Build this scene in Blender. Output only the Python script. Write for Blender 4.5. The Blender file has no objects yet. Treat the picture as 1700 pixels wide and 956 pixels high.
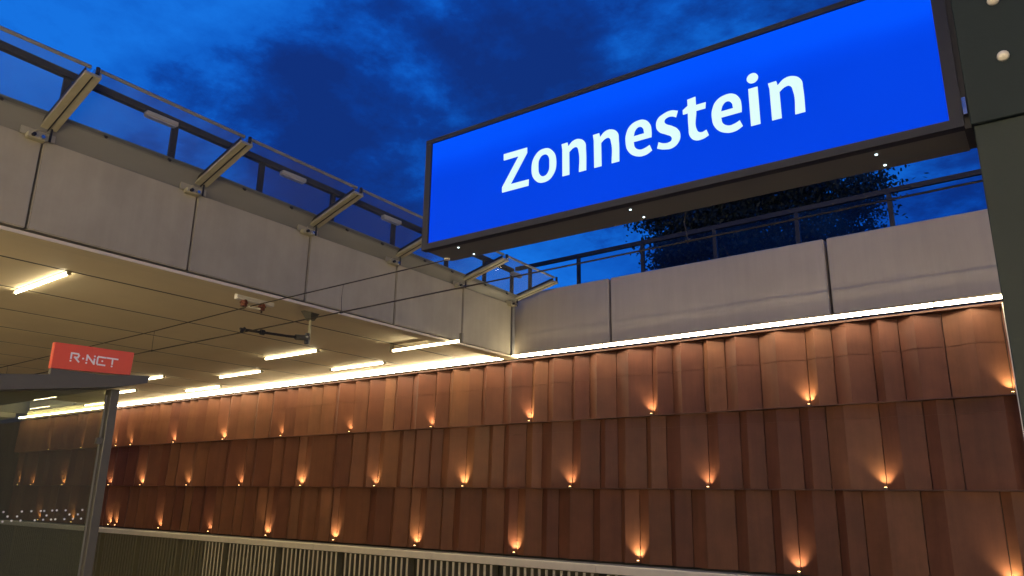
import bpy, bmesh, math, random
from mathutils import Vector, Matrix
R = math.radians
rnd = random.Random(7)
sc = bpy.context.scene
col = sc.collection

# ------------------------------------------------------------------ camera
M = [[0.793, 0.609, 0.014], [-0.152, 0.221, -0.964], [-0.590, 0.762, 0.267]]   # rows: right, down, forward
fw = Vector(M[2]).normalized(); rt = Vector(M[0]); rt = (rt - fw * rt.dot(fw)).normalized(); up = rt.cross(fw)
cam = bpy.data.objects.new('camera', bpy.data.cameras.new('camera')); col.objects.link(cam)
cam.matrix_world = Matrix.Translation((0, 0, 1.65)) @ Matrix((rt, up, -fw)).transposed().to_4x4()
cam.data.sensor_width = 36; cam.data.lens = 36 * 1254.6 / 1700
cam.data.clip_start = 0.05; cam.data.clip_end = 2000
sc.camera = cam

# ------------------------------------------------------------------ exposure
sc.view_settings.view_transform = 'Standard'; sc.view_settings.look = 'None'
sc.view_settings.exposure = 0; sc.view_settings.gamma = 1
sc.render.engine = 'CYCLES'
sc.cycles.use_denoising = True
sc.cycles.max_bounces = 6; sc.cycles.transparent_max_bounces = 12
sc.cycles.sample_clamp_indirect = 3

# ------------------------------------------------------------------ node helpers
def N(nt, kind, **kw):
    n = nt.nodes.new(kind)
    for k, v in kw.items():
        if k.startswith('i_'):
            key = k[2:]
            key = int(key) if key.isdigit() else key.replace('_', ' ')
            n.inputs[key].default_value = v
        else: setattr(n, k, v)
    return n
def L(nt, a, ao, b, bi): nt.links.new(a.outputs[ao], b.inputs[bi])
def ramp(nt, stops, src=None, so=0, interp='LINEAR'):
    r = N(nt, 'ShaderNodeValToRGB'); e = r.color_ramp; e.interpolation = interp
    while len(e.elements) < len(stops): e.elements.new(0.5)
    for el, (p, c) in zip(e.elements, stops):
        el.position = p; el.color = (*c, 1) if len(c) == 3 else c
    if src: L(nt, src, so, r, 0)
    return r

# ------------------------------------------------------------------ world: dusk sky with dark clouds
w = bpy.data.worlds.new('World'); sc.world = w; w.use_nodes = True
nt = w.node_tree; nt.nodes.clear()
out = N(nt, 'ShaderNodeOutputWorld'); bg = N(nt, 'ShaderNodeBackground')
tc = N(nt, 'ShaderNodeTexCoord'); sep = N(nt, 'ShaderNodeSeparateXYZ'); L(nt, tc, 'Generated', sep, 0)
zz = N(nt, 'ShaderNodeMath', operation='MAXIMUM', i_1=0.0); L(nt, sep, 2, zz, 0)
za = N(nt, 'ShaderNodeMath', operation='ADD', i_1=0.22); L(nt, zz, 0, za, 0)
dv = N(nt, 'ShaderNodeVectorMath', operation='DIVIDE'); L(nt, tc, 'Generated', dv, 0); L(nt, za, 0, dv, 1)
mp = N(nt, 'ShaderNodeMapping'); mp.inputs['Location'].default_value = (3.1, 1.7, 0.4)
L(nt, dv, 0, mp, 0)
n1 = N(nt, 'ShaderNodeTexNoise', i_Scale=2.3, i_Detail=10.0, i_Roughness=0.66, i_Distortion=0.15); L(nt, mp, 0, n1, 'Vector')
n2 = N(nt, 'ShaderNodeTexNoise', i_Scale=7.5, i_Detail=6.0, i_Roughness=0.6); L(nt, mp, 0, n2, 'Vector')
SKY_BLOBS = [((-.71, .489, .506), .11, -.17), ((-.67, .597, .441), .14, -.20), ((-.51, .677, .531), .09, -.15), ((-.584, .617, .528), .05, -.12), ((-.787, .404, .467), .10, -.08), ((-.829, .283, .483), .18, .20), ((-.718, .43, .548), .12, .13), ((-.614, .618, .492), .04, .16), ((-.54, .788, .297), .16, .20), ((-.30, .775, .557), .30, -.03)]
acc = n1; ao = 0
for d, rad, amt in SKY_BLOBS:
    v = Vector(d).normalized()
    ds = N(nt, 'ShaderNodeVectorMath', operation='DISTANCE'); L(nt, tc, 'Generated', ds, 0); ds.inputs[1].default_value = v
    mr = N(nt, 'ShaderNodeMapRange', interpolation_type='SMOOTHSTEP'); L(nt, ds, 'Value', mr, 0)
    mr.inputs[1].default_value = 0.0; mr.inputs[2].default_value = rad * 1.6; mr.inputs[3].default_value = amt; mr.inputs[4].default_value = 0
    ad = N(nt, 'ShaderNodeMath', operation='ADD'); L(nt, acc, ao, ad, 0); L(nt, mr, 0, ad, 1); acc = ad; ao = 0
m2 = N(nt, 'ShaderNodeMath', operation='MULTIPLY_ADD', i_1=0.42, i_2=-0.21); L(nt, n2, 0, m2, 0)
ad = N(nt, 'ShaderNodeMath', operation='ADD'); L(nt, acc, 0, ad, 0); L(nt, m2, 0, ad, 1)
cr = ramp(nt, [(0.32, (0.005, 0.030, 0.20)), (0.42, (0.004, 0.042, 0.28)), (0.50, (0.004, 0.075, 0.44)), (0.56, (0.005, 0.112, 0.58)), (0.74, (0.008, 0.165, 0.74))], ad)
sky = N(nt, 'ShaderNodeTexSky', sky_type='NISHITA', sun_disc=False); sky.sun_elevation = R(-6); sky.sun_rotation = R(300)
skm = N(nt, 'ShaderNodeMixRGB', blend_type='ADD'); skm.inputs[0].default_value = 0.04
L(nt, cr, 0, skm, 1); L(nt, sky, 0, skm, 2); L(nt, skm, 0, bg, 0); bg.inputs[1].default_value = 1.0
L(nt, bg, 0, out, 0)

# ------------------------------------------------------------------ materials
MAT = {}
def surf(name, base, rough=0.6, metal=0.0, var=0.15, scale=6.0, bump=0.05, bscale=60.0, objvar=0.0, stretch=(1, 1, 1), spec=0.5, streak=0.0, hue=0.0):
    m = bpy.data.materials.new(name); m.use_nodes = True; nt = m.node_tree
    p = nt.nodes['Principled BSDF']
    p.inputs['Roughness'].default_value = rough; p.inputs['Metallic'].default_value = metal
    p.inputs['Specular IOR Level'].default_value = spec
    g = N(nt, 'ShaderNodeNewGeometry'); mp = N(nt, 'ShaderNodeMapping'); mp.inputs['Scale'].default_value = stretch
    L(nt, g, 'Position', mp, 0)
    n = N(nt, 'ShaderNodeTexNoise', i_Scale=scale, i_Detail=6.0, i_Roughness=0.6); L(nt, mp, 0, n, 'Vector')
    mr = N(nt, 'ShaderNodeMapRange', i_3=1 - var, i_4=1 + var); mr.inputs[1].default_value = 0.25; mr.inputs[2].default_value = 0.75
    L(nt, n, 0, mr, 0)
    last = mr
    if objvar:
        oi = N(nt, 'ShaderNodeObjectInfo'); mo = N(nt, 'ShaderNodeMapRange', i_3=1 - objvar, i_4=1 + objvar); L(nt, oi, 'Random', mo, 0)
        mu = N(nt, 'ShaderNodeMath', operation='MULTIPLY'); L(nt, last, 0, mu, 0); L(nt, mo, 0, mu, 1); last = mu
    if streak:
        ms = N(nt, 'ShaderNodeMapping'); ms.inputs['Scale'].default_value = (7, 7, 0.5); L(nt, g, 'Position', ms, 0)
        ns = N(nt, 'ShaderNodeTexNoise', i_Scale=1.0, i_Detail=4.0, i_Roughness=0.65); L(nt, ms, 0, ns, 'Vector')
        mr2 = N(nt, 'ShaderNodeMapRange', i_3=1 - streak, i_4=1 + streak); mr2.inputs[1].default_value = 0.3; mr2.inputs[2].default_value = 0.7; L(nt, ns, 0, mr2, 0)
        mu = N(nt, 'ShaderNodeMath', operation='MULTIPLY'); L(nt, last, 0, mu, 0); L(nt, mr2, 0, mu, 1); last = mu
    mx = N(nt, 'ShaderNodeVectorMath', operation='SCALE'); mx.inputs[0].default_value = base; L(nt, last, 0, mx, 'Scale')
    if hue:
        oi = N(nt, 'ShaderNodeObjectInfo'); hm = N(nt, 'ShaderNodeMapRange', i_3=0.5 - hue, i_4=0.5 + hue); L(nt, oi, 'Random', hm, 0)
        hs = N(nt, 'ShaderNodeHueSaturation'); L(nt, hm, 0, hs, 'Hue'); L(nt, mx, 0, hs, 'Color'); L(nt, hs, 0, p, 'Base Color')
    else: L(nt, mx, 0, p, 'Base Color')
    rr = N(nt, 'ShaderNodeMapRange', i_3=max(0.03, rough - 0.08), i_4=min(1, rough + 0.1)); L(nt, n, 0, rr, 0); L(nt, rr, 0, p, 'Roughness')
    if bump:
        nb = N(nt, 'ShaderNodeTexNoise', i_Scale=bscale, i_Detail=4.0); L(nt, mp, 0, nb, 'Vector')
        b = N(nt, 'ShaderNodeBump', i_Strength=bump, i_Distance=0.01); L(nt, nb, 0, b, 'Height'); L(nt, b, 0, p, 'Normal')
    MAT[name] = m; return m
def emit(name, color, strength):
    m = bpy.data.materials.new(name); m.use_nodes = True; nt = m.node_tree; p = nt.nodes['Principled BSDF']
    p.inputs['Base Color'].default_value = (*[min(1, c) for c in color], 1)
    p.inputs['Emission Color'].default_value = (*color, 1); p.inputs['Emission Strength'].default_value = strength
    p.inputs['Roughness'].default_value = 0.4
    MAT[name] = m; return m
def glass(name, tint, reflect=0.06, rough=0.0, haze=0.0, graze=0.5):
    m = bpy.data.materials.new(name); m.use_nodes = True; nt = m.node_tree; nt.nodes.remove(nt.nodes['Principled BSDF'])
    o = nt.nodes['Material Output']; t = N(nt, 'ShaderNodeBsdfTransparent'); t.inputs[0].default_value = (*tint, 1)
    g = N(nt, 'ShaderNodeBsdfGlossy'); g.inputs['Roughness'].default_value = rough
    lw = N(nt, 'ShaderNodeLayerWeight'); mx = N(nt, 'ShaderNodeMixShader')
    pw = N(nt, 'ShaderNodeMath', operation='POWER', i_1=5.0); L(nt, lw, 'Facing', pw, 0)
    a = N(nt, 'ShaderNodeMath', operation='MULTIPLY_ADD', use_clamp=True, i_1=graze, i_2=reflect * 0.5); L(nt, pw, 0, a, 0)
    L(nt, a, 0, mx, 0); L(nt, t, 0, mx, 1); L(nt, g, 0, mx, 2); L(nt, mx, 0, o, 0)
    if haze:                                          # a thin greyish diffuse haze over the pane
        d = N(nt, 'ShaderNodeBsdfDiffuse'); d.inputs[0].default_value = (0.5, 0.5, 0.38, 1); m3 = N(nt, 'ShaderNodeMixShader'); m3.inputs[0].default_value = haze
        L(nt, mx, 0, m3, 1); L(nt, d, 0, m3, 2); L(nt, m3, 0, o, 0)
    MAT[name] = m; return m

surf('concrete', (0.37, 0.332, 0.23), 0.75, var=0.15, scale=1.3, bump=0.10, bscale=30, objvar=0.06, streak=0.045)
surf('concrete_grey', (0.40, 0.35, 0.275), 0.75, var=0.07, scale=1.3, bump=0.05, bscale=30, objvar=0.06, streak=0.045)
surf('ceiling_concrete', (0.74, 0.64, 0.43), 0.7, var=0.07, scale=0.9, bump=0.08, bscale=25, objvar=0.04)
surf('copper', (0.136, 0.053, 0.029), 0.48, var=0.20, scale=2.6, bump=0.09, bscale=14, objvar=0.22, hue=0.008, streak=0.13, spec=0.22)
surf('copper_dark', (0.10, 0.035, 0.02), 0.5, var=0.1)
surf('dark_metal', (0.085, 0.082, 0.068), 0.42, var=0.1, scale=4, bump=0.03, spec=0.4)
surf('sign_frame', (0.012, 0.014, 0.024), 0.5, spec=0.25, var=0.08, scale=5, bump=0.02)
surf('sign_under', (0.11, 0.105, 0.085), 0.6, var=0.08, scale=5, bump=0.02)
surf('column_paint', (0.011, 0.0185, 0.0215), 0.6, spec=0.2, var=0.08, scale=3, bump=0.08, bscale=90)
surf('column_paint_lit', (0.019, 0.027, 0.028), 0.6, spec=0.2, var=0.08, scale=3, bump=0.08, bscale=90)  # same paint, the lower column's lit tone put into the colour
surf('black_metal', (0.012, 0.012, 0.014), 0.5, var=0.1)
surf('flashing', (0.20, 0.195, 0.17), 0.5, var=0.08, scale=3, bump=0.03, stretch=(1, .3, 1))
surf('galvanised', (0.36, 0.335, 0.225), 0.5, metal=0.1, var=0.12, scale=9, bump=0.04)
surf('ledge_stone', (0.80, 0.73, 0.57), 0.5, var=0.06, scale=5, bump=0.03, objvar=0.04)
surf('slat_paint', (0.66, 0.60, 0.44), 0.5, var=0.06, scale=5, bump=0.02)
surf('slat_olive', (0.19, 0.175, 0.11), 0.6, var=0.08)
surf('dark_backing', (0.03, 0.028, 0.02), 0.8, var=0.1)
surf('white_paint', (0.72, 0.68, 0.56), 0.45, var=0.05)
surf('insulator', (0.12, 0.03, 0.02), 0.3, var=0.1)
surf('wire', (0.05, 0.042, 0.03), 0.5, metal=0.5, var=0.1)
surf('steel', (0.55, 0.55, 0.55), 0.25, metal=1.0, var=0.1)
surf('red_panel', (0.62, 0.075, 0.035), 0.30, var=0.04, scale=3, bump=0)
surf('paving', (0.40, 0.37, 0.32), 0.75, var=0.12, scale=3, bump=0.1)
surf('asphalt', (0.05, 0.05, 0.05), 0.85, var=0.2, scale=6, bump=0.3)
surf('ballast_floor', (0.14, 0.13, 0.12), 0.9, var=0.2, scale=6, bump=0.3)
surf('bark', (0.07, 0.05, 0.035), 0.9, var=0.3, scale=8, bump=0.5)
surf('foliage', (0.020, 0.028, 0.016), 0.6, var=0.35, scale=2.0, bump=0)
surf('dot_white', (0.8, 0.8, 0.76), 0.6, var=0.02, bump=0)
surf('sign_white', (0.85, 0.83, 0.80), 0.4, var=0.02, bump=0)
surf('lamp_base', (0.20, 0.18, 0.12), 0.5, var=0.05)
surf('reflection_and_cap_beige', (0.75, 0.62, 0.36), 0.4, var=0.04)  # beige of the reflected tubes, shared by the light line's end caps
emit('tube_glow', (1.0, 0.84, 0.55), 24.0)
emit('led_glow', (1.0, 0.84, 0.56), 52.0)
emit('rear_fill_glow', (1.0, 0.80, 0.50), 190.0)
emit('near_fill_glow', (1.0, 0.82, 0.50), 90.0)
emit('uplight_glow', (1.0, 0.55, 0.20), 14.0)
p = MAT['red_panel'].node_tree.nodes['Principled BSDF']; p.inputs['Emission Color'].default_value = (0.75, 0.07, 0.03, 1); p.inputs['Emission Strength'].default_value = 0.07
m = emit('letter_glow', (0.72, 0.97, 0.95), 1.0); m.node_tree.nodes['Principled BSDF'].inputs['Base Color'].default_value = (0.02, 0.03, 0.03, 1); m.node_tree.nodes['Principled BSDF'].inputs['Specular IOR Level'].default_value = 0.05
emit('dot_glow', (0.75, 0.95, 1.0), 3.0)
glass('clear_glass', (0.86, 0.87, 0.88), 0.004, graze=0.0, haze=0.05)
glass('rail_glass', (0.84, 0.87, 0.92), 0.05)
glass('tinted_glass', (0.70, 0.74, 0.62), 0.10, haze=0.07)
glass('side_glass', (0.84, 0.88, 0.82), 0.05)
# backlit blue sheet: the tubes inside make it brighter in bands
m = emit('blue_glow', (0.0, 0.06, 0.88), 1.0); nt = m.node_tree; p = nt.nodes['Principled BSDF']
tcx = N(nt, 'ShaderNodeTexCoord'); sp = N(nt, 'ShaderNodeSeparateXYZ'); L(nt, tcx, 'Object', sp, 0)
mz = N(nt, 'ShaderNodeMapRange', interpolation_type='SMOOTHSTEP'); L(nt, sp, 2, mz, 0)
mz.inputs[1].default_value = 0.02; mz.inputs[2].default_value = 0.26; mz.inputs[3].default_value = 0.0; mz.inputs[4].default_value = 1.0
nz = N(nt, 'ShaderNodeTexNoise', i_Scale=1.3, i_Detail=2.0); L(nt, tcx, 'Object', nz, 'Vector')
am = N(nt, 'ShaderNodeMath', operation='MULTIPLY_ADD', i_1=0.7, i_2=-0.35); L(nt, nz, 0, am, 0)
aa = N(nt, 'ShaderNodeMath', operation='ADD', use_clamp=True); L(nt, mz, 0, aa, 0); L(nt, am, 0, aa, 1)
rb = ramp(nt, [(0.0, (0.0, 0.045, 0.74)), (0.5, (0.0, 0.055, 0.84)), (1.0, (0.0, 0.078, 0.97))], aa); L(nt, rb, 0, p, 'Emission Color')
p.inputs['Base Color'].default_value = (0.0, 0.01, 0.06, 1); p.inputs['Specular IOR Level'].default_value = 0.03

# ------------------------------------------------------------------ mesh helpers
WORLD = {}
def wpos(o): return WORLD.get(o.name, Vector((0, 0, 0))) if o else Vector((0, 0, 0))
def tag(o, label=None, cat=None, group=None, kind=None):
    if label: o['label'] = label
    if cat: o['category'] = cat
    if group: o['group'] = group
    if kind: o['kind'] = kind
    return o
def thing(name, loc, label, cat, group=None, rotz=0, kind=None):
    o = bpy.data.objects.new(name, None); col.objects.link(o); o.location = loc; o.rotation_euler = (0, 0, rotz)
    o.empty_display_size = 0.2
    WORLD[o.name] = Vector(loc); return tag(o, label, cat, group, kind)
def link(name, me, mat, parent=None, at=(0, 0, 0), local=False):
    """at = world position of the mesh origin (or parent-local when local)"""
    o = bpy.data.objects.new(name, me); col.objects.link(o)
    if mat is not None and not me.materials: me.materials.append(MAT[mat])
    at = Vector(at)
    if parent:
        o.parent = parent; o.location = at if local else at - wpos(parent)
    else: o.location = at
    WORLD[o.name] = at if not local else wpos(parent) + at
    return o
def mesh(name, V, F, smooth=False):
    me = bpy.data.meshes.new(name); me.from_pydata([tuple(v) for v in V], [], F); me.validate(); me.update()
    if smooth:
        for p in me.polygons: p.use_smooth = True
    return me
BOXF = [(0, 3, 2, 1), (4, 5, 6, 7), (0, 1, 5, 4), (1, 2, 6, 5), (2, 3, 7, 6), (3, 0, 4, 7)]
BC = {}
def boxmesh(sx, sy, sz, bev=0.0, key=None):
    k = (round(sx, 4), round(sy, 4), round(sz, 4), bev, key)
    if k in BC: return BC[k]
    x, y, z = sx / 2, sy / 2, sz / 2
    V = [(-x, -y, -z), (x, -y, -z), (x, y, -z), (-x, y, -z), (-x, -y, z), (x, -y, z), (x, y, z), (-x, y, z)]
    me = mesh('box_shape', V, BOXF)
    if bev:
        bm = bmesh.new(); bm.from_mesh(me); bmesh.ops.bevel(bm, geom=bm.edges[:], offset=bev, segments=1, affect='EDGES'); bm.to_mesh(me); bm.free()
    BC[k] = me; return me
def box(name, x0, x1, y0, y1, z0, z1, mat, parent=None, bev=0.0, local=False):
    c = ((x0 + x1) / 2, (y0 + y1) / 2, (z0 + z1) / 2)
    return link(name, boxmesh(abs(x1 - x0), abs(y1 - y0), abs(z1 - z0), bev, mat), mat, parent, c, local)
def hexa(name, P, mat, parent=None, local=False):
    """8 corners, bottom ring then top ring, absolute coordinates"""
    c = sum((Vector(p) for p in P), Vector()) / 8
    return link(name, mesh(name, [Vector(p) - c for p in P], BOXF), mat, parent, c, local)
def tube_geo(pts, rad, n=8, V=None, F=None):
    V = [] if V is None else V; F = [] if F is None else F
    pts = [Vector(p) for p in pts]
    rads = rad if isinstance(rad, (list, tuple)) else [rad] * len(pts)
    rings = []
    for i, p in enumerate(pts):
        t = (pts[min(i + 1, len(pts) - 1)] - pts[max(i - 1, 0)]).normalized()
        a = t.cross(Vector((0, 0, 1)))
        if a.length < 0.05: a = t.cross(Vector((1, 0, 0)))
        a.normalize(); b = t.cross(a)
        base = len(V); rings.append(base)
        for k in range(n):
            th = 2 * math.pi * k / n; V.append(p + (a * math.cos(th) + b * math.sin(th)) * rads[i])
    for i in range(len(rings) - 1):
        for k in range(n):
            F.append((rings[i] + k, rings[i] + (k + 1) % n, rings[i + 1] + (k + 1) % n, rings[i + 1] + k))
    F.append(tuple(rings[0] + k for k in range(n))[::-1]); F.append(tuple(rings[-1] + k for k in range(n)))
    return V, F
def tube(name, pts, rad, mat, parent=None, n=8, local=False):
    c = sum((Vector(p) for p in pts), Vector()) / len(pts)
    V, F = tube_geo([Vector(p) - c for p in pts], rad, n)
    return link(name, mesh(name, V, F, smooth=False), mat, parent, c, local)
def ordinal(i):
    W = ['first', 'second', 'third', 'fourth', 'fifth', 'sixth', 'seventh', 'eighth', 'ninth', 'tenth', 'eleventh', 'twelfth', 'thirteenth', 'fourteenth', 'fifteenth', 'sixteenth', 'seventeenth', 'eighteenth', 'nineteenth', 'twentieth']
    return W[i] if i < 20 else 'twenty-' + W[i - 20]

# ================================================================== SETTING
WY = 12.0           # face of the cladding
RZ = [4.30, 3.075, 1.835, 0.60]
def struct(o): o['kind'] = 'structure'; return o
struct(box('platform', -60, 40, -5, 4.7, -1.3, 0.0, 'paving'))
struct(box('track_bed', -60, 40, 4.7, 12.6, -1.5, -1.3, 'ballast_floor'))
for y in (5.35, 6.79):
    o = box('rail', -60, 40, y - 0.035, y + 0.035, -1.3, -1.16, 'steel'); struct(o)
struct(box('street', -300, 300, 12.9, 400, 5.2, 5.45, 'asphalt'))
bw = thing('rear_wall', (0, -5.1, 0), 'plain concrete retaining wall behind the platform', 'wall')
box('wall_face', -60, 40, -5.3, -5, -1.3, 5.4, 'concrete', bw)

# ---- ceiling of the bridge deck, in long planks that run across the track
GX = [-9.0]; x = -10.45
while x > -26.2: GX.append(x); x -= 1.57
GX.append(-26.35)
deck = thing('ceiling', (-17.7, 5, 4.4), None, None, kind='structure')
for i in range(len(GX) - 1):
    a, b = GX[i + 1], GX[i]
    if i == 0: box('ceiling_plank', a + 0.03, b - 0.24, -5, 11.80, 4.435, 4.60, 'ceiling_concrete', deck, bev=0.003)
    else: box('ceiling_plank', a + 0.03, b - 0.03, -5, 11.86, 4.435, 4.60, 'ceiling_concrete', deck, bev=0.003)
box('deck_slab', -26.2, -9.3, -5, 12.9, 4.602, 5.40, 'concrete', deck)
box('deck_paving', -26.2, -9.3, -5, 12.9, 5.405, 5.42, 'paving', deck)
for gx in GX[1:-1]: box('joint_shade_strip', gx - 0.029, gx + 0.029, -5, 11.85, 4.4375, 4.47, 'black_metal', deck)  # black strips put in for the shade in the plank joints
# the next deck, beyond the far opening
box('wall_head', -33.0, -9.3, 11.985, 12.2, 4.36, 4.60, 'ceiling_concrete', deck)
fd = thing('far_ceiling', (-42, 4, 4.4), None, None, kind='structure')
for k in range(7): box('ceiling_plank', -35.6 - 1.57 * k + 0.014, -34.03 - 1.57 * k - 0.014, -5, 11.95, 4.40, 4.60, 'ceiling_concrete', fd)
box('deck_slab', -45, -34, -5, 12.9, 4.605, 5.6, 'concrete', fd)
box('end_wall', -46, -45, -5, 12.9, -1.3, 5.6, 'concrete_grey', fd)
# the deck behind the camera, seen only in the shelter glass
ed = thing('near_ceiling', (20, 4, 4.4), None, None, kind='structure')
for k in range(8): box('ceiling_plank', 11.0 + 1.57 * k + 0.014, 12.57 + 1.57 * k - 0.014, -5, 11.95, 4.40, 4.60, 'ceiling_concrete', ed)
box('deck_slab', 11, 23.5, -5, 12.9, 4.605, 5.6, 'concrete', ed)

box('end_wall', 23.5, 24.5, -5, 12.9, -1.3, 5.6, 'concrete_grey', ed)
# ---- fascia of the deck: concrete parapet panels above the opening
FJ = [-4.6, -2.75, -0.9, 1.02, 2.92, 4.81, 6.65, 8.45, 10.15, 11.62]
par = thing('parapet', (-9, 4, 4.4), 'beige concrete parapet panels along the edge of the bridge deck', 'parapet')
def fz(y): return 5.475 - 0.011 * (y - 3)
def fb(y): return 4.412 - 0.006 * (y - 3)
for i in range(len(FJ) - 1):
    a, b = FJ[i] + 0.011, FJ[i + 1] - 0.011
    X0, X1 = -9.22, -9.0
    P = [(X0, a, fb(a)), (X1, a, fb(a)), (X1, b, fb(b)), (X0, b, fb(b)), (X0, a, fz(a)), (X1, a, fz(a)), (X1, b, fz(b)), (X0, b, fz(b))]
    o = hexa('parapet_panel', P, 'concrete', par)
    bm = bmesh.new(); bm.from_mesh(o.data); bmesh.ops.bevel(bm, geom=bm.edges[:], offset=0.012, segments=2, affect='EDGES'); bm.to_mesh(o.data); bm.free()
# last piece before the wall: a narrow closing strip
box('corner_post', -9.18, -8.985, 11.64, 11.72, 4.36, 5.40, 'flashing', par, bev=0.005)
box('joint_backing', -9.29, -9.235, -4.6, 11.6, 4.62, 5.40, 'black_metal', par)
# lip along the foot of the panels
hexa('drip_lip', [(-9.24, -4.6, 4.36), (-8.985, -4.6, 4.36), (-8.985, 11.8, 4.30), (-9.24, 11.8, 4.30), (-9.24, -4.6, 4.40), (-8.985, -4.6, 4.40), (-8.985, 11.8, 4.34), (-9.24, 11.8, 4.34)], 'ceiling_concrete', par)

# ---- tilted glass guard over the opening
gs = thing('glass_guard', (-9, 4, 5.5), 'tilted glass guard on steel arms leaning out from the bridge edge', 'glass guard')
def gb(y): return 5.745 - max(0, (y - 4.5)) * 0.030     # foot of the glass
def gt(y): return 6.03 - max(0, (y - 2.5)) * 0.028      # upper edge
def quadplate(name, a, b, p0, p1, th, mat, parent):
    """plate between y=a and y=b; p0(y), p1(y) give the lower and the upper (x, z)"""
    P = []
    for t in (0, th):
        for (y, f) in ((a, p0), (a, p1), (b, p1), (b, p0)):
            x, z = f(y); P.append((x - t * 0.35, y, z + t * 0.93))
    P = [P[0], P[1], P[2], P[3], P[4], P[5], P[6], P[7]]
    return hexa(name, P, mat, parent)
SY = [-0.9, 1.02, 2.93, 4.81, 6.66, 8.42, 10.1, 11.68]
for i in range(len(SY) - 1):
    a, b = SY[i], SY[i + 1]
    quadplate('glass_pane', a + 0.012, b - 0.012, lambda y: (-8.90, gb(y) - 0.06), lambda y: (-8.0, gt(y)), 0.012, 'clear_glass', gs)
    quadplate('flashing_plate', a + 0.004, b - 0.004, lambda y: (-9.03, fz(y) + 0.004), lambda y: (-8.83, gb(y)), 0.010, 'flashing', gs)
    tube('edge_trim', [(-7.99, a + 0.03, gt(a) + 0.01), (-7.99, b - 0.03, gt(b) + 0.01)], 0.021, 'flashing', gs, n=6)
    for t in (0.3, 0.72):
        y = a + (b - a) * t
        tube('glass_clamp', [(-8.835, y, gb(y) - 0.035), (-8.80, y, gb(y) - 0.06)], 0.018, 'black_metal', gs, n=8)
for k, y in enumerate(SY):
    if k == 0: continue
    A = Vector((-9.13, y, fz(y) + 0.10)); B = Vector((-7.98, y, gt(y) - 0.045))
    d = (B - A).normalized(); nrm = Vector((-d.z, 0, d.x)); wy = 0.085
    def pr(name, o0, o1, h0, h1, w0, w1, mat, par_):
        P = []
        for h in (h0, h1):
            for (q, s) in ((A + d * o0, w0), (B + d * o1, w0), (B + d * o1, w1), (A + d * o0, w1)):
                P.append(q + nrm * h + Vector((0, s, 0)))
        return hexa(name, P, mat, par_)
    arm = pr('support_arm', 0, 0, -0.045, -0.012, -wy, wy, 'galvanised', gs)
    pr('arm_web', 0, 0, -0.012, 0.03, -wy, -wy + 0.012, 'black_metal', arm)
    pr('arm_web', 0, 0, -0.012, 0.03, wy - 0.012, wy, 'galvanised', arm)
    pr('arm_groove', 0.06, -0.02, -0.052, -0.045, -0.006, 0.006, 'black_metal', arm)
    tube('arm_bolt', [B + Vector((0.0, 0.04, 0.0)), B + Vector((0.0, 0.04, 0.075))], 0.022, 'black_metal', arm, n=8)
    # bracket at the foot of the arm
    zf = fz(y)
    br = box('bracket', -9.0, -8.90, y - 0.20, y - 0.01, zf - 0.05, zf + 0.015, 'galvanised', gs, bev=0.006)
    box('bracket_plate', -8.995, -8.975, y - 0.26, y + 0.10, zf - 0.01, zf + 0.10, 'galvanised', br)
    tube('bracket_rod', [(-8.95, y - 0.16, zf + 0.0), (-9.0, y - 0.05, zf + 0.14)], 0.014, 'galvanised', br, n=6)
    tube('bracket_rod', [(-8.93, y + 0.03, zf - 0.03), (-8.93, y + 0.03, zf + 0.13)], 0.014, 'black_metal', br, n=6)
    tube('bolt', [(-8.90, y - 0.15, zf - 0.02), (-8.86, y - 0.15, zf - 0.02)], 0.022, 'black_metal', br, n=6)
    tube('bolt', [(-8.90, y - 0.06, zf - 0.02), (-8.86, y - 0.06, zf - 0.02)], 0.022, 'steel', br, n=6)
# bottom seam trim near the corner
# ---- railing on the deck, behind the guard
ra = thing('deck_railing', (-9.5, 4, 5.5), 'dark flat-bar railing along the bridge deck behind the tilted glass', 'railing')
def rz(y): return 6.70 - 0.0325 * (y - 2.4)
hexa('handrail', [(-9.55, -4, rz(-4) - 0.09), (-9.47, -4, rz(-4) - 0.09), (-9.47, 12.3, rz(12.3) - 0.09), (-9.55, 12.3, rz(12.3) - 0.09),
                  (-9.55, -4, rz(-4)), (-9.47, -4, rz(-4)), (-9.47, 12.3, rz(12.3)), (-9.55, 12.3, rz(12.3))], 'black_metal', ra)
for y in (-2.5, -1.05, 0.4, 1.8, 3.22, 4.63, 6.03, 7.40, 8.78, 10.2, 11.35, 12.27):
    box('post', -9.53, -9.49, y - 0.045, y + 0.045, 5.42, rz(y) - 0.09, 'black_metal', ra)
for k, (y0, y1, lab) in enumerate([(4.18, 4.62, 'beige bar standing for a tube reflection under the handrail, nearest the left edge of the photo'), (6.34, 6.78, 'beige bar standing for a tube reflection under the handrail between the second and third steel arms'), (8.46, 8.88, 'beige bar standing for a tube reflection under the handrail left of the blue station sign'), (12.2, 12.5, 'small beige bar standing for a tube reflection at the far corner of the railing')]):
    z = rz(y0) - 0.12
    t = thing('tube_reflection_bar', (-9.5, (y0 + y1) / 2, z), lab, 'reflection', 'beige bars standing for tube reflections at the deck railing')  # solid bars stand in for ceiling tubes reflected in the glass guard
    o = box('lamp_or_reflection_body', -9.50, -9.40, y0, y1, z - 0.04, z + 0.025, 'reflection_and_cap_beige', t, bev=0.008)
    box('reflection_underside', -9.49, -9.41, y0 + 0.02, y1 - 0.02, z - 0.052, z - 0.041, 'white_paint', t)

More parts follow.
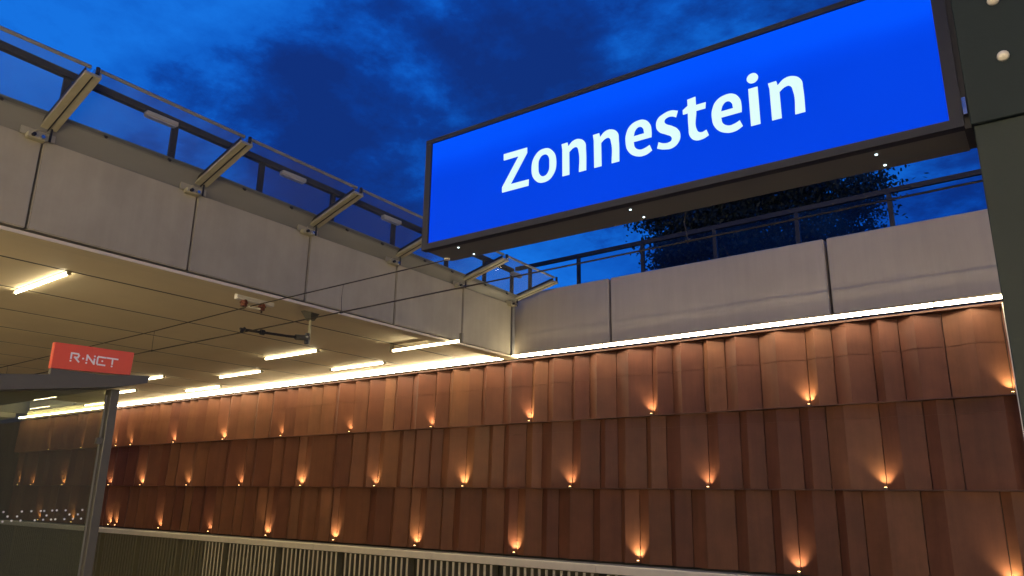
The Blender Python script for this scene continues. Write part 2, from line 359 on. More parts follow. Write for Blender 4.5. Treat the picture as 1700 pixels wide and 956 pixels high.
# ---- concrete wall above the cladding, with railing
CJ = [-33.0, -29.0, -25.0, -21.1, -17.15, -13.2, -9.27, -6.965, -3.03, 0.90, 4.85, 8.8, 12.75, 16.7, 20.65, 24.6]
cw = thing('upper_concrete_wall', (0, 12, 4.4), 'grey concrete wall panels above the bright light line', 'wall')
for i in range(len(CJ) - 1):
    a, b = CJ[i], CJ[i + 1]
    if b < -9.3 and a > -26.4: continue            # hidden inside the deck
    zt = 5.685 if a > -9.5 else 5.66
    box('wall_panel', a + 0.022, b - 0.022, 12.0, 12.22, 4.44, zt, 'concrete_grey', cw, bev=0.018)
box('wall_backing', -9.3, 24.5, 12.225, 12.9, 4.40, 5.60, 'black_metal', cw)
fr = thing('far_railing', (-3, 12.4, 5.6), 'dark railing with glass panes on top of the grey concrete wall', 'railing')
box('handrail', -9.5, 12, 12.37, 12.43, 6.36, 6.44, 'black_metal', fr)
box('lower_rail', -9.5, 12, 12.385, 12.415, 5.74, 5.77, 'black_metal', fr)
px = [-9.12, -7.90, -6.45, -5.0, -3.54, -2.10, -0.66, 0.78, 2.22, 3.66, 5.1, 6.54]
for x in px: box('post', x - 0.035, x + 0.035, 12.375, 12.425, 5.60, 6.36, 'black_metal', fr)
for a, b in zip(px[1:], px[2:]):
    box('glass_pane', a + 0.045, b - 0.045, 12.395, 12.405, 5.80, 6.34, 'rail_glass', fr)

# ================================================================== COPPER CLADDING WALL
cl = thing('cladding_wall', (-10, 12, 0.6), 'folded copper-brown metal cladding in three rows below the light line', 'wall')
# (joint, fold, joint ...) read off for the near part; the rest in the same rhythm
def extend(js, fs, left, right, rg):
    js = sorted(js); fs = sorted(fs); P = []
    for a, b in zip(js[:-1], js[1:]):
        f = [q for q in fs if a + 0.03 < q < b - 0.03]
        P.append((a, f[0] if f else a + (b - a) * rg.uniform(0.32, 0.5), b))
    x = js[0]
    while x > left:
        wd = rg.choice([0.38, 0.46, 0.55, 0.62, 0.74]); P.insert(0, (x - wd, x - wd * rg.uniform(0.5, 0.72), x)); x -= wd
    x = js[-1]
    while x < right:
        wd = rg.choice([0.38, 0.46, 0.55, 0.62, 0.74]); P.append((x, x + wd * rg.uniform(0.3, 0.5), x + wd)); x += wd
    return P
rg = random.Random(3)
R1J = [-24.7, -24.2, -23.7, -23.25, -22.65, -22.0, -21.55, -21.1, -20.6, -20.0, -19.45, -18.95, -18.2, -17.5, -16.77, -16.32, -15.82, -15.4, -14.88, -14.12, -13.69, -13.14, -12.79, -12.23, -11.46, -11.1, -10.54, -10.17, -9.6, -8.87, -8.5, -7.93, -7.54, -6.96, -6.21, -5.83, -5.25, -4.86, -4.27, -3.51, -3.12, -2.55, -2.17, -1.59, -0.82]
R1F = [-24.5, -23.98, -23.51, -23.08, -22.39, -21.86, -21.38, -20.91, -20.4, -19.78, -19.23, -18.74, -17.9, -17.23, -16.67, -16.23, -15.7, -15.23, -14.59, -14.01, -13.53, -13.02, -12.59, -11.92, -11.37, -10.88, -10.44, -9.96, -9.29, -8.74, -8.28, -7.79, -7.31, -6.64, -6.07, -5.6, -5.12, -4.62, -3.95, -3.35, -2.87, -2.41, -1.93, -1.2]
R2J = [-24.94, -24.31, -23.38, -22.84, -22.4, -21.88, -21.06, -20.27, -19.81, -19.36, -18.64, -18.09, -17.27, -16.82, -16.2, -15.6, -14.8, -14.19, -13.67, -13.01, -12.57, -12.1, -11.62, -11.25, -10.5, -9.96, -9.57, -9.02, -8.64, -7.91, -7.33, -6.96, -6.38, -6.0, -5.24, -4.68, -4.28, -3.71, -3.32, -2.57, -1.98, -1.58, -0.82]
R2F = [-8.8, -8.34, -7.68, -7.17, -6.74, -6.25, -5.69, -5.01, -4.52, -4.04, -3.55, -3.03, -2.3, -1.79, -0.98]
R3J = [-17.3, -16.86, -16.37, -15.95, -15.3, -14.73, -14.25, -13.43, -12.7, -12.14, -11.78, -11.22, -10.86, -10.12, -9.54, -9.18, -8.63, -8.25, -7.5, -6.92, -6.56, -5.97, -5.59, -4.84, -4.25, -3.89, -3.29, -2.92, -2.15, -1.56, -0.82]
R3F = [-8.96, -8.46, -7.94, -7.3, -6.81, -6.33, -5.86, -5.3, -4.62, -4.1, -3.6, -3.15, -2.59, -1.84, -1.3]
LEFT_END, RIGHT_END = -33.5, 24.0
LAMPS = [[-0.86, -3.52, -6.22, -8.88, -11.52, -14.18, -16.84, -19.49, -22.09, -24.68, -25.65, -28.13, -30.76],
        [-2.56, -5.24, -7.93, -10.56, -13.2, -15.86, -18.46, -21.07, -23.71, -25.75, -29.14, -31.77, -32.96],
        [-1.2, -3.88, -6.56, -9.21, -11.84, -14.47, -17.07, -19.68, -22.29, -24.92, -25.36, -27.98, -30.64]]
for r, (J, Fd) in enumerate(((R1J, R1F), (R2J, R2F), (R3J, R3F))):
    J = sorted(J); rj = random.Random(20 + r)
    while J[0] > LEFT_END: J.insert(0, J[0] - rj.choice([0.42, 0.5, 0.58, 0.66]))
    while J[-1] < RIGHT_END: J.append(J[-1] + rj.choice([0.42, 0.5, 0.66, 0.8] if J[-1] < 1.5 else [1.2, 1.5]))
    for x in LAMPS[r]:                                   # the lamps sit in the joints
        if x < J[0]: continue
        q = min(range(len(J)), key=lambda i: abs(J[i] - x))
        if 0 < q < len(J) - 1 and J[q - 1] + 0.12 < x < J[q + 1] - 0.12: J[q] = x
    zt, zb = RZ[r] - (0.0 if r == 0 else 0.017), RZ[r + 1]
    for (a, f, b) in extend(J, Fd, LEFT_END, RIGHT_END, rg):
        wd = b - a; g = 0.006; dp = (0.14, 0.11, 0.10)[r] * rg.uniform(0.9, 1.08) * min(1, wd / 0.45)
        yv, yr = WY + 0.16, WY + 0.16 - dp
        lean = 0.035                                     # the sheet leans back towards its top
        c = Vector(((a + b) / 2, WY + 0.1, (zt + zb) / 2)); V = []
        zs = (3.80, 2.85, None)[r]                      # shallow groove across the sheets; the middle row's stands for a shadow line
        lv = [(zb, 0), (zt, 0)] if zs is None else [(zb, 0), (zs - 0.006, 0), (zs - 0.006, 0.010), (zs + 0.006, 0.010), (zs + 0.006, 0), (zt, 0)]
        for z, rc in lv:
            dy = lean * (z - zb) / (zt - zb) + rc
            for (x, y) in ((a + g, yv + dy), (f, yr + dy), (b - g, yv + dy), (b - g, WY + 0.24), (a + g, WY + 0.24)):
                V.append(Vector((x, y, z)) - c)
        F = [(4, 3, 2, 1, 0), tuple(5 * (len(lv) - 1) + i for i in range(5))]
        for q in range(len(lv) - 1):
            for i in range(5): F.append((5 * q + i, 5 * q + (i + 1) % 5, 5 * q + 5 + (i + 1) % 5, 5 * q + 5 + i))
        link('cladding_panel', mesh('cladding_panel', V, F), 'copper', cl, c)
    if r < 2: box('row_flashing', LEFT_END, -0.83, WY + 0.012, WY + 0.24, zb - 0.016, zb - 0.004, 'copper_dark', cl)
    if r < 2: box('row_flashing', -0.79, RIGHT_END, WY + 0.012, WY + 0.24, zb - 0.016, zb - 0.004, 'copper_dark', cl)
box('cladding_backing', -46, RIGHT_END, WY + 0.245, WY + 0.6, -1.3, 4.30, 'black_metal', cl)
box('soffit_strip', LEFT_END, RIGHT_END, WY + 0.02, WY + 0.245, 4.306, 4.335, 'copper_dark', cl)
box('end_trim', -0.815, -0.795, WY - 0.05, WY + 0.1, 1.84, 4.30, 'white_paint', cl)

# ---- continuous light line
ll = thing('light_line', (-10, 11.9, 4.4), 'long continuous white light line above the copper cladding', 'light')
xs = [LEFT_END] + [-1.62 + 2.72 * k for k in range(-11, 9)] + [20.5]
xs = sorted(set(xs))
xs = [x for x in xs if x >= LEFT_END]
for a, b in zip(xs[:-1], xs[1:]):
    box('light_tube', a + 0.009, b - 0.009, 11.875, 11.925, 4.350, 4.400, 'led_glow', ll, bev=0.012)
box('light_channel', LEFT_END, 20.5, 11.93, 11.982, 4.350, 4.401, 'dark_metal', ll)
box('light_hood', -9.2, 20.5, 11.888, 11.99, 4.404, 4.412, 'dark_metal', ll)
for x in xs[1:-1]: box('end_cap', x - 0.008, x + 0.008, 11.872, 11.93, 4.348, 4.402, 'reflection_and_cap_beige', ll)

rl = thing('rear_fill_line', (0, -4.9, 3.2), 'added unseen fill light line on the rear wall behind the camera', 'light')  # unseen source added to fill the cladding, fascia and column
box('light_tube', -15, 24, -4.93, -4.87, 3.16, 3.23, 'rear_fill_glow', rl, bev=0.012)
box('light_channel', -15, 24, -5.0, -4.94, 3.165, 3.23, 'white_paint', rl)

# ---- ceiling tubes
def ceiling_tube(x, y, lab, z=4.30, grp='fluorescent tubes under the bridge ceiling', glow='tube_glow'):
    if x != -9.60: x *= 1.0396; y *= 1.0396; z = 4.405          # the one by the parapet hangs a little lower
    t = thing('ceiling_light', (x, y, z), lab, 'light', grp)
    tube('light_tube', [(x - 0.83, y, z), (x + 0.83, y, z)], 0.021, glow, t, n=10)
    box('lamp_base', x - 0.85, x + 0.85, y - 0.032, y + 0.032, z + 0.023, z + 0.029, 'lamp_base', t, bev=0.006)
    for s in (-0.88, 0.88): box('end_cap', x + s - 0.03, x + s + 0.03, y - 0.022, y + 0.022, z - 0.022, 4.434, 'lamp_base', t)
for (x, y, lab) in [(-10.88, 3.82, 'white tube light at the far left of the ceiling, alone above the red sign'),
                    (-9.60, 9.82, 'white tube light nearest the concrete corner, right of the other ceiling tubes'),
                    (-12.48, 9.0, 'white tube light just below the hanging wire support'),
                    (-12.40, 10.65, 'white tube light close above the middle of the light line'),
                    (-15.60, 9.92, 'fourth white ceiling tube from the concrete corner, in the middle lane'),
                    (-18.68, 10.83, 'white tube light low against the light line, right of the shelter roof'),
                    (-18.30, 9.10, 'white ceiling tube partly hidden behind the tip of the shelter roof'),
                    (-21.40, 10.0, 'white ceiling tube just right of the shelter post'),
                    (-24.95, 10.97, 'white ceiling tube seen at the edge of the shelter glass')]:
    ceiling_tube(x, y, lab)
for i, (x, y) in enumerate([(-14.0, 2.9), (-17.1, 3.8), (-20.3, 2.9), (-23.4, 3.8)]):
    ceiling_tube(x, y, 'white tube light over the platform behind the shelter roof, %s from the camera' % ordinal(i))
for i, (x, y) in enumerate([(-10.9, 0.2), (-14.0, -0.8), (-17.1, 0.2), (-20.3, -0.8)]):
    ceiling_tube(x, y, 'white tube light over the rear half of the platform, %s from the camera' % ordinal(i))
for lane, pts in (('the track wall', [(12.3, 9.4), (15.2, 10.4), (18.5, 11.5)]), ('the platform edge', [(12.3, 3.8), (15.4, 2.9), (18.5, 3.8)]), ('the rear wall', [(12.3, 0.2), (15.4, -0.8), (18.5, 0.2)])):  # unseen tubes added as fill; track-wall lane also reflects in the shelter glass
    for i, (x, y) in enumerate(pts):
        ceiling_tube(x, y, 'added fill tube under the near deck along %s, %s from the camera' % (lane, ordinal(i)), grp='added fill tubes under the near deck', glow='near_fill_glow')

# ---- small uplights at the foot of each row
def uplight(x, z, lab):
    y = WY + 0.07
    t = thing('wall_uplight', (x, y, z), lab, 'uplight', 'small warm uplights on the copper wall')
    h = tube('lamp_or_reflection_body', [(x, y, z - 0.012), (x, y, z + 0.016)], 0.026, 'dark_metal', t, n=10)
    tube('lens', [(x, y, z + 0.0165), (x, y, z + 0.021)], 0.017, 'uplight_glow', t, n=10)
    ld = rl_.choice(LDS)
    o = bpy.data.objects.new('uplight_beam', ld); col.objects.link(o); o.parent = t
    o.location = (0, 0.0, 0.028); o.rotation_euler = (R(180 - 14), 0, 0)
LDS = []
for e in (27.0, 36.0, 20.0):
    LD = bpy.data.lights.new('uplight_beam', 'SPOT'); LD.energy = e; LD.color = (1.0, 0.78, 0.42); LD.spot_size = R(106); LD.spot_blend = 1.0; LD.shadow_soft_size = 0.012; LDS.append(LD)
rl_ = random.Random(2)
rows = LAMPS
nm = ['top', 'middle', 'bottom']
for r, X in enumerate(rows):
    for i, x in enumerate(X):
        uplight(x, RZ[r + 1] + (0.03 if r == 2 else 0.01), 'small warm uplight at the foot of the %s cladding row, %s from the right' % (nm[r], ordinal(i)))
for i, (x, r) in enumerate(((1.8, 0), (4.46, 0), (0.1, 1), (3.0, 1), (1.45, 2), (4.1, 2))):
    uplight(x, RZ[r + 1] + (0.03 if r == 2 else 0.01), 'small warm uplight of the %s row behind the dark column, %s to its right' % (nm[r], ordinal(i % 2)))

# ================================================================== SLATTED LOW WALL WITH LEDGE
lw = thing('slatted_barrier', (-10, 11.6, -0.3), 'low barrier of pale upright slats under a beige ledge below the copper wall', 'barrier')
LJ = [-33.3, -29.3, -25.6, -21.9, -18.235, -14.546, -10.875, -7.102, -3.4, 0.3, 4.0, 7.7, 11.4, 15.1, 18.8, 23.0]
for a, b in zip(LJ[:-1], LJ[1:]):
    box('ledge_stone', a + 0.004, b - 0.004, 11.58, 11.70, 0.445, 0.575, 'ledge_stone', lw, bev=0.006)
    box('ledge_top', a + 0.004, b - 0.004, 11.705, 12.2, 0.53, 0.562, 'flashing', lw)
box('slat_backing', -33.3, 23, 12.0, 12.2, -1.3, 0.52, 'dark_backing', lw)
box('slat_rail', -33.3, 23, 11.86, 11.90, 0.37, 0.43, 'dark_backing', lw)
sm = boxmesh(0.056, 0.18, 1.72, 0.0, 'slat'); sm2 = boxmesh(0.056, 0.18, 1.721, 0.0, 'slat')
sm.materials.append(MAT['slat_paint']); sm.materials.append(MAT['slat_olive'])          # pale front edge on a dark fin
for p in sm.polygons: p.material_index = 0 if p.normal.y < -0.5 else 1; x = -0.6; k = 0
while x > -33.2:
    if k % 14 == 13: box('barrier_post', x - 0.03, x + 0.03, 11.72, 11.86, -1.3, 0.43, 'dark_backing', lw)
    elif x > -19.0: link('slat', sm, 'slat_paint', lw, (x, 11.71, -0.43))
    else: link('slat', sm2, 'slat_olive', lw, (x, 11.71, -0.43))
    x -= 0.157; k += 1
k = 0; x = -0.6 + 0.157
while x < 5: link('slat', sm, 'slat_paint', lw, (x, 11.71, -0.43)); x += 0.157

# ================================================================== OVERHEAD LINE
ol = thing('overhead_line', (-10, 6.07, 3.9), 'two thin tram wires with droppers running under the bridge ceiling', 'wires')
tube('contact_wire', [(-45, 6.07, 3.88), (-9.6, 6.07, 3.885), (14, 6.07, 3.94)], 0.009, 'wire', ol, n=6)
tube('carrier_wire', [(-45, 6.07, 4.10), (-18.4, 6.07, 4.19), (-12.2, 6.07, 4.215), (-9.55, 6.07, 4.255), (-5.9, 6.07, 4.26), (14, 6.07, 4.26)], 0.008, 'wire', ol, n=6)
for x, z0, z1 in ((-18.2, 4.19, 3.885), (-12.15, 4.215, 3.885), (-7.44, 4.258, 3.89), (-2.7, 4.26, 3.91)):
    d = tube('dropper', [(x, 6.07, z0), (x - 0.03, 6.08, (z0 + z1) / 2), (x, 6.07, z1)], 0.004, 'wire', ol, n=5)
    tube('wire_clamp', [(x - 0.02, 6.07, z1), (x + 0.02, 6.07, z1)], 0.016, 'black_metal', d, n=6)
ws = thing('wire_support', (-9.59, 7.23, 4.4), 'hanging rod with dark side arm that holds the lower tram wire', 'wire support')
hexa('ceiling_foot', [(-9.64, 7.19, 4.28), (-9.54, 7.19, 4.28), (-9.54, 7.27, 4.28), (-9.64, 7.27, 4.28), (-9.72, 7.13, 4.434), (-9.46, 7.13, 4.434), (-9.46, 7.33, 4.434), (-9.72, 7.33, 4.434)], 'dark_metal', ws)
tube('hanger_rod', [(-9.59, 7.23, 4.28), (-9.59, 7.23, 3.88)], 0.02, 'galvanised', ws, n=8)
a = tube('side_arm', [(-9.59, 7.20, 4.00), (-9.59, 6.85, 3.965), (-9.59, 6.15, 3.93), (-9.59, 6.02, 3.93)], [0.024, 0.020, 0.020, 0.018], 'black_metal', ws, n=8)
tube('arm_joint', [(-9.59, 7.22, 4.0), (-9.59, 6.98, 3.975)], 0.042, 'dark_metal', a, n=8)
tube('arm_joint', [(-9.59, 7.19, 4.07), (-9.59, 7.19, 3.90)], 0.036, 'black_metal', a, n=8)
tube('insulator_ring', [(-9.59, 6.42, 3.945), (-9.59, 6.36, 3.942)], 0.04, 'black_metal', a, n=8)
tube('wire_grip', [(-9.59, 6.10, 3.95), (-9.59, 6.04, 3.885)], 0.026, 'black_metal', a, n=6)
tube('bolt', [(-9.56, 7.15, 4.0), (-9.52, 7.15, 4.0)], 0.014, 'white_paint', a, n=6)
wb = thing('wire_bracket', (-9.5, 6.15, 4.35), 'white ceiling bracket with two dark red insulators holding the upper wire', 'bracket')
box('bracket_bar', -9.54, -9.46, 5.84, 6.46, 4.325, 4.434, 'sign_white', wb, bev=0.006)
for y in (5.98, 6.28):
    i = tube('insulator', [(-9.5, y, 4.335), (-9.5, y, 4.24)], 0.045, 'insulator', wb, n=10)
    tube('insulator_skirt', [(-9.5, y, 4.30), (-9.5, y, 4.285)], 0.06, 'insulator', i, n=10)
    tube('stud', [(-9.5, y, 4.24), (-9.5, y, 4.20)], 0.015, 'wire', i, n=6)
box('wire_holder', -9.53, -9.47, 6.04, 6.24, 4.235, 4.262, 'white_paint', wb)

# ================================================================== STATION SIGN WITH COLUMN
ANG = math.atan(0.036)
sg = thing('station_sign', (-3.0, 3.0, 3.035), 'large backlit blue station name sign reading Zonnestein on a dark column', 'sign', rotz=ANG)
SD = 0.26
box('frame_bottom', 0.0, 2.765, 0.0, 0.045, 0.0, 0.036, 'sign_frame', sg, local=True)
box('frame_top', 0.0, 2.765, 0.0, 0.045, 0.677, 0.703, 'sign_frame', sg, local=True)
box('frame_side', 0.0, 0.044, 0.001, 0.044, 0.0365, 0.6765, 'sign_frame', sg, local=True)
box('frame_side', 2.718, 2.765, 0.001, 0.044, 0.0365, 0.6765, 'sign_frame', sg, local=True)
box('sign_housing', 0.004, 2.762, 0.0455, SD, 0.006, 0.70, 'sign_frame', sg, local=True)
box('underside_panel', 0.02, 2.76, 0.047, SD - 0.002, 0.001, 0.0055, 'sign_under', sg, local=True)
lp = box('light_panel', 0.0445, 2.7175, 0.012, 0.02, 0.037, 0.6765, 'blue_glow', sg, local=True)
# lettering
Gl = {
 'Z': ([(0.581, 0.466), (0.741, 0.465), (0.7413, 0.432), (0.6344, 0.274), (0.7536, 0.2734), (0.7521, 0.235), (0.5742, 0.2349), (0.5735, 0.2678), (0.6825, 0.4259), (0.5818, 0.426)], range(10)),
 'o': ([(0.850, 0.428), (0.900, 0.408), (0.929, 0.332), (0.902, 0.252), (0.8497, 0.231), (0.797, 0.252), (0.770, 0.332), (0.799, 0.408)], []),
 'oi': ([(0.850, 0.392), (0.875, 0.378), (0.8845, 0.332), (0.875, 0.282), (0.850, 0.268), (0.826, 0.282), (0.8155, 0.332), (0.825, 0.378)], []),
 'n': ([(0.9607, 0.4225), (0.9993, 0.4235), (1.0036, 0.401), (1.0348, 0.4241), (1.0743, 0.4225), (1.1044, 0.3965), (1.1099, 0.354), (1.1099, 0.2360), (1.0654, 0.2360), (1.065, 0.350), (1.052, 0.3803), (1.0345, 0.381), (1.0095, 0.3650), (1.0095, 0.2360), (0.9655, 0.2360), (0.9655, 0.39)], [0, 1, 2, 7, 8, 12, 13, 14, 15]),
 'e': ([(1.4663, 0.2817), (1.4786, 0.2482), (1.4434, 0.2329), (1.393, 0.2385), (1.3506, 0.2732), (1.3355, 0.3324), (1.3417, 0.3783), (1.3627, 0.4121), (1.4071, 0.4293), (1.4462, 0.4217), (1.4724, 0.3919), (1.4790, 0.3548), (1.4777, 0.3185), (1.3817, 0.3185), (1.3876, 0.2903), (1.4138, 0.2704), (1.441, 0.2722)], [0, 1, 12, 13]),
 'ei': ([(1.3826, 0.3512), (1.3937, 0.3809), (1.4130, 0.3921), (1.4320, 0.378), (1.4376, 0.3512)], [0, 4]),
 's': ([(1.6200, 0.4194), (1.5829, 0.4313), (1.5448, 0.425), (1.5136, 0.4071), (1.5022, 0.3714), (1.5146, 0.3368), (1.5513, 0.3109), (1.5767, 0.2923), (1.5797, 0.2762), (1.5682, 0.268), (1.5383, 0.2701), (1.5124, 0.2834), (1.5027, 0.2493), (1.5406, 0.2352), (1.5852, 0.233), (1.6156, 0.2549), (1.6261, 0.2897), (1.6151, 0.3232), (1.5866, 0.3483), (1.5539, 0.3703), (1.5484, 0.385), (1.5628, 0.398), (1.5850, 0.3975), (1.6086, 0.3855)], [0, 11, 12, 23]),
 't': ([(1.6682, 0.4621), (1.7110, 0.4660), (1.7112, 0.4217), (1.7598, 0.4215), (1.7559, 0.3889), (1.711, 0.3889), (1.7113, 0.2879), (1.7283, 0.2741), (1.755, 0.2803), (1.7656, 0.2486), (1.7369, 0.2375), (1.698, 0.2395), (1.673, 0.2639), (1.667, 0.3161), (1.667, 0.3889), (1.6427, 0.3889), (1.6423, 0.4131), (1.668, 0.4298)], [0, 1, 2, 3, 4, 5, 8, 9, 14, 15, 16, 17]),
 'i': ([(1.9600, 0.4235), (2.0045, 0.4235), (2.0045, 0.2360), (1.9600, 0.2360)], range(4)),
 'dot': ([(1.9835, 0.4975), (2.0105, 0.4715), (1.9835, 0.4455), (1.9565, 0.4715)], []),
}
def glyph(keys, dx, mat, parent, y, name='letter', th=0.003):
    cu = bpy.data.curves.new('glyph', 'CURVE'); cu.dimensions = '2D'; cu.fill_mode = 'BOTH'; cu.extrude = th / 2; cu.resolution_u = 8; cu.offset = -0.0012
    for k in keys:
        pts, corners = Gl[k]; corners = set(corners); s = cu.splines.new('BEZIER'); s.bezier_points.add(len(pts) - 1); s.use_cyclic_u = True
        for i, (bp, (x, z)) in enumerate(zip(s.bezier_points, pts)):
            bp.co = (x + dx, z, 0); h = 'VECTOR' if i in corners else 'AUTO'; bp.handle_left_type = h; bp.handle_right_type = h
    tmp = bpy.data.objects.new('glyph_tmp', cu); col.objects.link(tmp)
    dg = bpy.context.evaluated_depsgraph_get(); me = bpy.data.meshes.new_from_object(tmp.evaluated_get(dg)); bpy.data.objects.remove(tmp); bpy.data.curves.remove(cu)
    me.transform(Matrix.Rotation(R(90), 4, 'X')); me.materials.clear()
    cx = sum(v.co.x for v in me.vertices) / len(me.vertices); cz = sum(v.co.z for v in me.vertices) / len(me.vertices)
    me.transform(Matrix.Translation((-cx, 0, -cz)))
    o = bpy.data.objects.new(name, me); col.objects.link(o); me.materials.append(MAT[mat]); o.parent = parent; o.location = (cx, y, cz)
    return o
for keys, dx in ((['Z'], 0), (['o', 'oi'], 0), (['n'], 0), (['n'], 0.190), (['e', 'ei'], 0), (['s'], 0), (['t'], 0), (['e', 'ei'], 0.447), (['i', 'dot'], 0), (['n'], 1.0885)):
    glyph(keys, dx, 'letter_glow', sg, 0.0105)
# bright dots on the underside, given a glow of their own
for x, y in ((0.22, 0.075), (0.22, 0.22), (1.315, 0.085), (1.325, 0.215), (2.44, 0.085), (2.45, 0.215)):
    tube('glow_dot', [(x, y, -0.002), (x, y, 0.001)], 0.006, 'dot_glow', sg, n=8, local=True)
tube('cable_gland', [(0.03, 0.20, -0.008), (0.03, 0.20, 0.002)], 0.018, 'white_paint', sg, n=10, local=True)
box('gap_filler', 2.762, 2.79, 0.03, SD - 0.02, 0.0, 0.98, 'black_metal', sg, local=True)
# housing end that carries the sign, and the column under it
box('mount_plate', 2.785, 3.55, -0.002, SD, -0.002, 1.0, 'column_paint', sg, local=True, bev=0.003)
box('latch', 2.768, 2.781, -0.006, 0.01, 0.045, 0.115, 'steel', sg, local=True)
for z in (0.241, 0.484, 0.727):
    b = tube('cap_nut', [(2.922, -0.003, z), (2.922, -0.012, z), (2.922, -0.024, z), (2.922, -0.030, z)], [0.021, 0.020, 0.013, 0.003], 'white_paint', sg, n=14, local=True)
    for p in b.data.polygons: p.use_smooth = True
box('column', 2.793, 3.45, 0.014, 0.44, -3.035, -0.004, 'column_paint_lit', sg, local=True, bev=0.004)

# ================================================================== GLASS SHELTER
SX = -6.5
sh = thing('shelter', (SX, 2.9, 0), 'dark steel platform shelter with tinted glass side at the lower left', 'shelter')
for x in (SX, SX - 3.2):
    box('shelter_post', x - 0.05, x + 0.05, 2.935, 3.005, 0, 2.47, 'dark_metal', sh, bev=0.004)
    pane = hexa('glass_pane', [(x - .006, .3, .12), (x + .006, .3, .12), (x + .006, 2.915, .12), (x - .006, 2.915, .12), (x - .006, .3, 2.10), (x + .006, .3, 2.10), (x + .006, 2.915, 2.47), (x - .006, 2.915, 2.47)], 'tinted_glass' if x == SX else 'side_glass', sh)
    box('glass_edge', x - 0.008, x + 0.008, 2.917, 2.930, 0.30, 2.42, 'flashing', sh)
    if x == SX:
        dots = [(2.318, 1.494), (2.35, 1.462), (2.323, 1.426), (2.381, 1.431), (2.414, 1.462), (2.44, 1.497), (2.442, 1.432), (2.505, 1.499), (2.57, 1.5), (2.594, 1.5), (2.616, 1.467), (2.539, 1.433), (2.597, 1.436), (2.651, 1.503), (2.683, 1.504), (2.653, 1.437), (2.683, 1.438), (2.748, 1.504), (2.781, 1.473), (2.749, 1.439), (2.812, 1.441), (2.844, 1.473), (2.872, 1.507), (2.873, 1.441)]
        V, F = tube_geo([(0.0, 0, 0), (0.002, 0, 0)], 0.0075, 10); dm = mesh('dot_shape', V, F)
        rr = random.Random(5); extra = [(2.29 - 0.033 * k, rr.choice((1.495, 1.463, 1.43))) for k in range(24)]
        for y, z in dots + extra: link('dot', dm, 'dot_white', pane, (x + 0.008, y, z))
box('pane_hinge', SX + 0.008, SX + 0.04, 2.885, 2.945, 2.02, 2.07, 'dark_metal', sh)
box('back_panel', SX - 3.2, SX, 0.2, 0.24, 0, 2.3, 'dark_metal', sh)
# roof: low near the back, rising and thinning towards the track
def roofsec(x): return [(x, 0.0, 2.06), (x, 2.97, 2.485), (x, 3.19, 2.545), (x, 3.205, 2.605), (x, 3.06, 2.595), (x, 0.0, 2.22)]
A_, B_ = roofsec(SX + 0.12), roofsec(SX - 3.4)
c = Vector((SX - 1.6, 1.6, 2.4)); V = [Vector(p) - c for p in A_ + B_]; n = 6
F = [tuple(range(n)), tuple(range(2 * n - 1, n - 1, -1))] + [(i, i + n, (i + 1) % n + n, (i + 1) % n) for i in range(n)]
link('roof', mesh('roof', V, F), 'dark_metal', sh, c)
tube('roof_light', [(SX - 1.0, 2.0, 2.34), (SX - 2.2, 2.0, 2.34)], 0.012, 'flashing', sh)
rs = thing('line_sign', (SX, 2.75, 2.55), 'small red R-NET sign board standing on the shelter roof', 'sign')
bd = hexa('sign_board', [(SX + 0.02, 2.44, 2.575), (SX + 0.07, 2.44, 2.575), (SX + 0.07, 3.06, 2.600), (SX + 0.02, 3.06, 2.600), (SX + 0.02, 2.44, 2.780), (SX + 0.07, 2.44, 2.780), (SX + 0.07, 3.065, 2.792), (SX + 0.02, 3.065, 2.792)], 'red_panel', rs)
box('sign_foot', SX + 0.025, SX + 0.065, 2.445, 2.84, 2.50, 2.574, 'dark_metal', rs)
k_ = [0]
def stroke(pts, wd=0.0125):
    for a, b in zip(pts[:-1], pts[1:]):
        k_[0] += 1
        a = Vector((0, *a)); b = Vector((0, *b)); d = (b - a).normalized(); nn = Vector((0, -d.z, d.y)) * wd / 2; e = d * wd * 0.45
        x0 = SX + 0.0705; x1 = x0 + 0.002 + 0.00012 * (k_[0] % 5)
        q = [a - e - nn, b + e - nn, b + e + nn, a - e + nn]
        P = [p + Vector((x0, 0, 0)) for p in q] + [p + Vector((x1, 0, 0)) for p in q]
        hexa('letter_stroke', P, 'sign_white', rs)
def dot(y, z, r=0.0075): tube('letter_dot', [(SX + 0.0705, y, z), (SX + 0.0728, y, z)], r, 'sign_white', rs, n=10)
zt, zb = 2.712, 2.650
stroke([(2.572, zt - 0.042), (2.572, zt), (2.622, zt), (2.630, zt - 0.012), (2.622, zt - 0.030), (2.600, zt - 0.030), (2.634, zb)]); dot(2.572, zb)
dot(2.664, 2.681)
stroke([(2.693, zt - 0.040), (2.693, zt), (2.752, zb), (2.752, zt - 0.024)]); dot(2.693, zb); dot(2.752, zt)
stroke([(2.838, zt + 0.001), (2.782, zt + 0.001), (2.776, zt - 0.008), (2.776, zb + 0.008), (2.782, zb), (2.838, zb)]); dot(2.815, 2.682)
stroke([(2.852, zt + 0.002), (2.936, zt + 0.002)]); stroke([(2.896, zt - 0.008), (2.896, zb + 0.020)]); dot(2.896, zb)

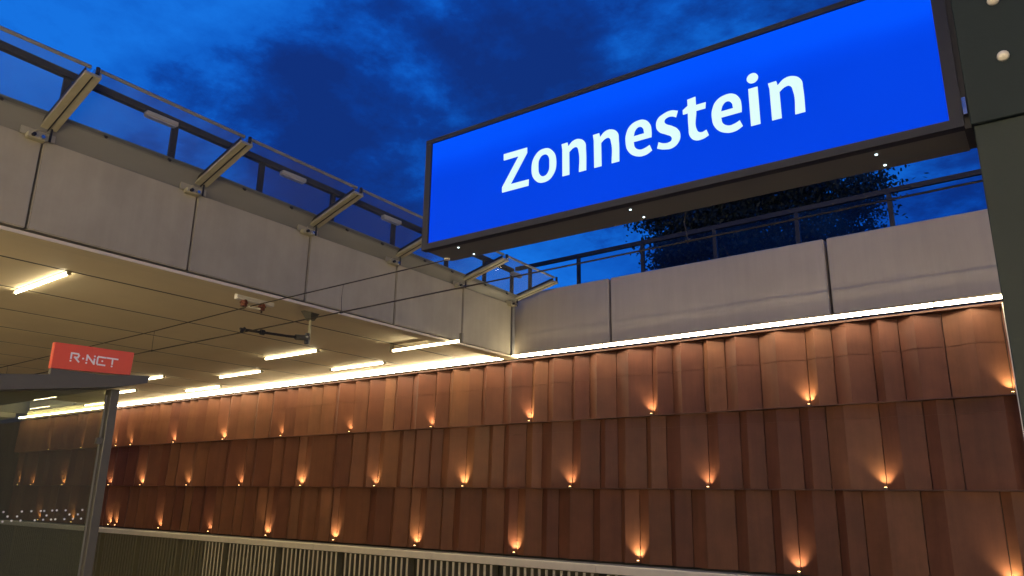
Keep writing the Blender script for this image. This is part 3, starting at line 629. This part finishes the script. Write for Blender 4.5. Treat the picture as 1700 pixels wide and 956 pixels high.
# ================================================================== TREE BEYOND THE RAILING
TX, TY = -7.9, 22.0
tr = thing('tree', (TX, TY, 5.45), 'dark broad tree standing beyond the railing behind the blue sign', 'tree')
trunk = tube('trunk', [(TX, TY, 5.3), (TX + 0.1, TY, 7.2), (TX - 0.05, TY + 0.1, 9.2), (TX + 0.2, TY, 11.5)], [0.34, 0.27, 0.2, 0.09], 'bark', tr, n=10)
rt_ = random.Random(11)
tips = []
for k in range(16):
    z0 = 6.8 + 4.2 * k / 16; a = k * 2.4 + rt_.uniform(-.4, .4); ln = rt_.uniform(2.0, 3.4)
    p0 = Vector((TX + 0.05, TY, z0)); p1 = p0 + Vector((math.cos(a) * ln * .5, math.sin(a) * ln * .5, ln * .22)); p2 = p0 + Vector((math.cos(a) * ln, math.sin(a) * ln, ln * .5))
    tube('limb', [p0, p1, p2], [0.10, 0.06, 0.02], 'bark', tr, n=6); tips += [p1, p2]
V, F = [], []
clumps = []
for k in range(280):
    while True:
        q = Vector((rt_.uniform(-1, 1), rt_.uniform(-1, 1), rt_.uniform(-1, 1)))
        if 0.25 < q.length < 1: break
    r_ = 1.0 + 0.22 * math.sin(3 * math.atan2(q.z, q.x) + 1.0)
    clumps.append((Vector((TX + q.x * 3.35 * r_, TY + q.y * 3.4, 9.9 + q.z * 3.9)), rt_.uniform(0.35, 0.9)))
for c0, cr_ in clumps:
    for j in range(int(520 * cr_ * cr_ + 110)):
        q = Vector((rt_.gauss(0, 1), rt_.gauss(0, 1), rt_.gauss(0, .7))) * cr_ * 0.55
        p = c0 + q; s = rt_.uniform(0.035, 0.085)
        if p.z < 6.0: continue
        u = Vector((rt_.gauss(0, 1), rt_.gauss(0, 1), rt_.gauss(0, 1))).normalized(); v = u.orthogonal().normalized()
        b = len(V); V += [p - u * s, p + v * s * .55, p + u * s * 1.1, p - v * s * .55]; F.append((b, b + 1, b + 2, b + 3))
c = Vector((TX, TY, 9.9))
link('crown', mesh('crown', [v - c for v in V], F), 'foliage', tr, c)
print('objects', len(bpy.data.objects), 'leaf quads', len(F))
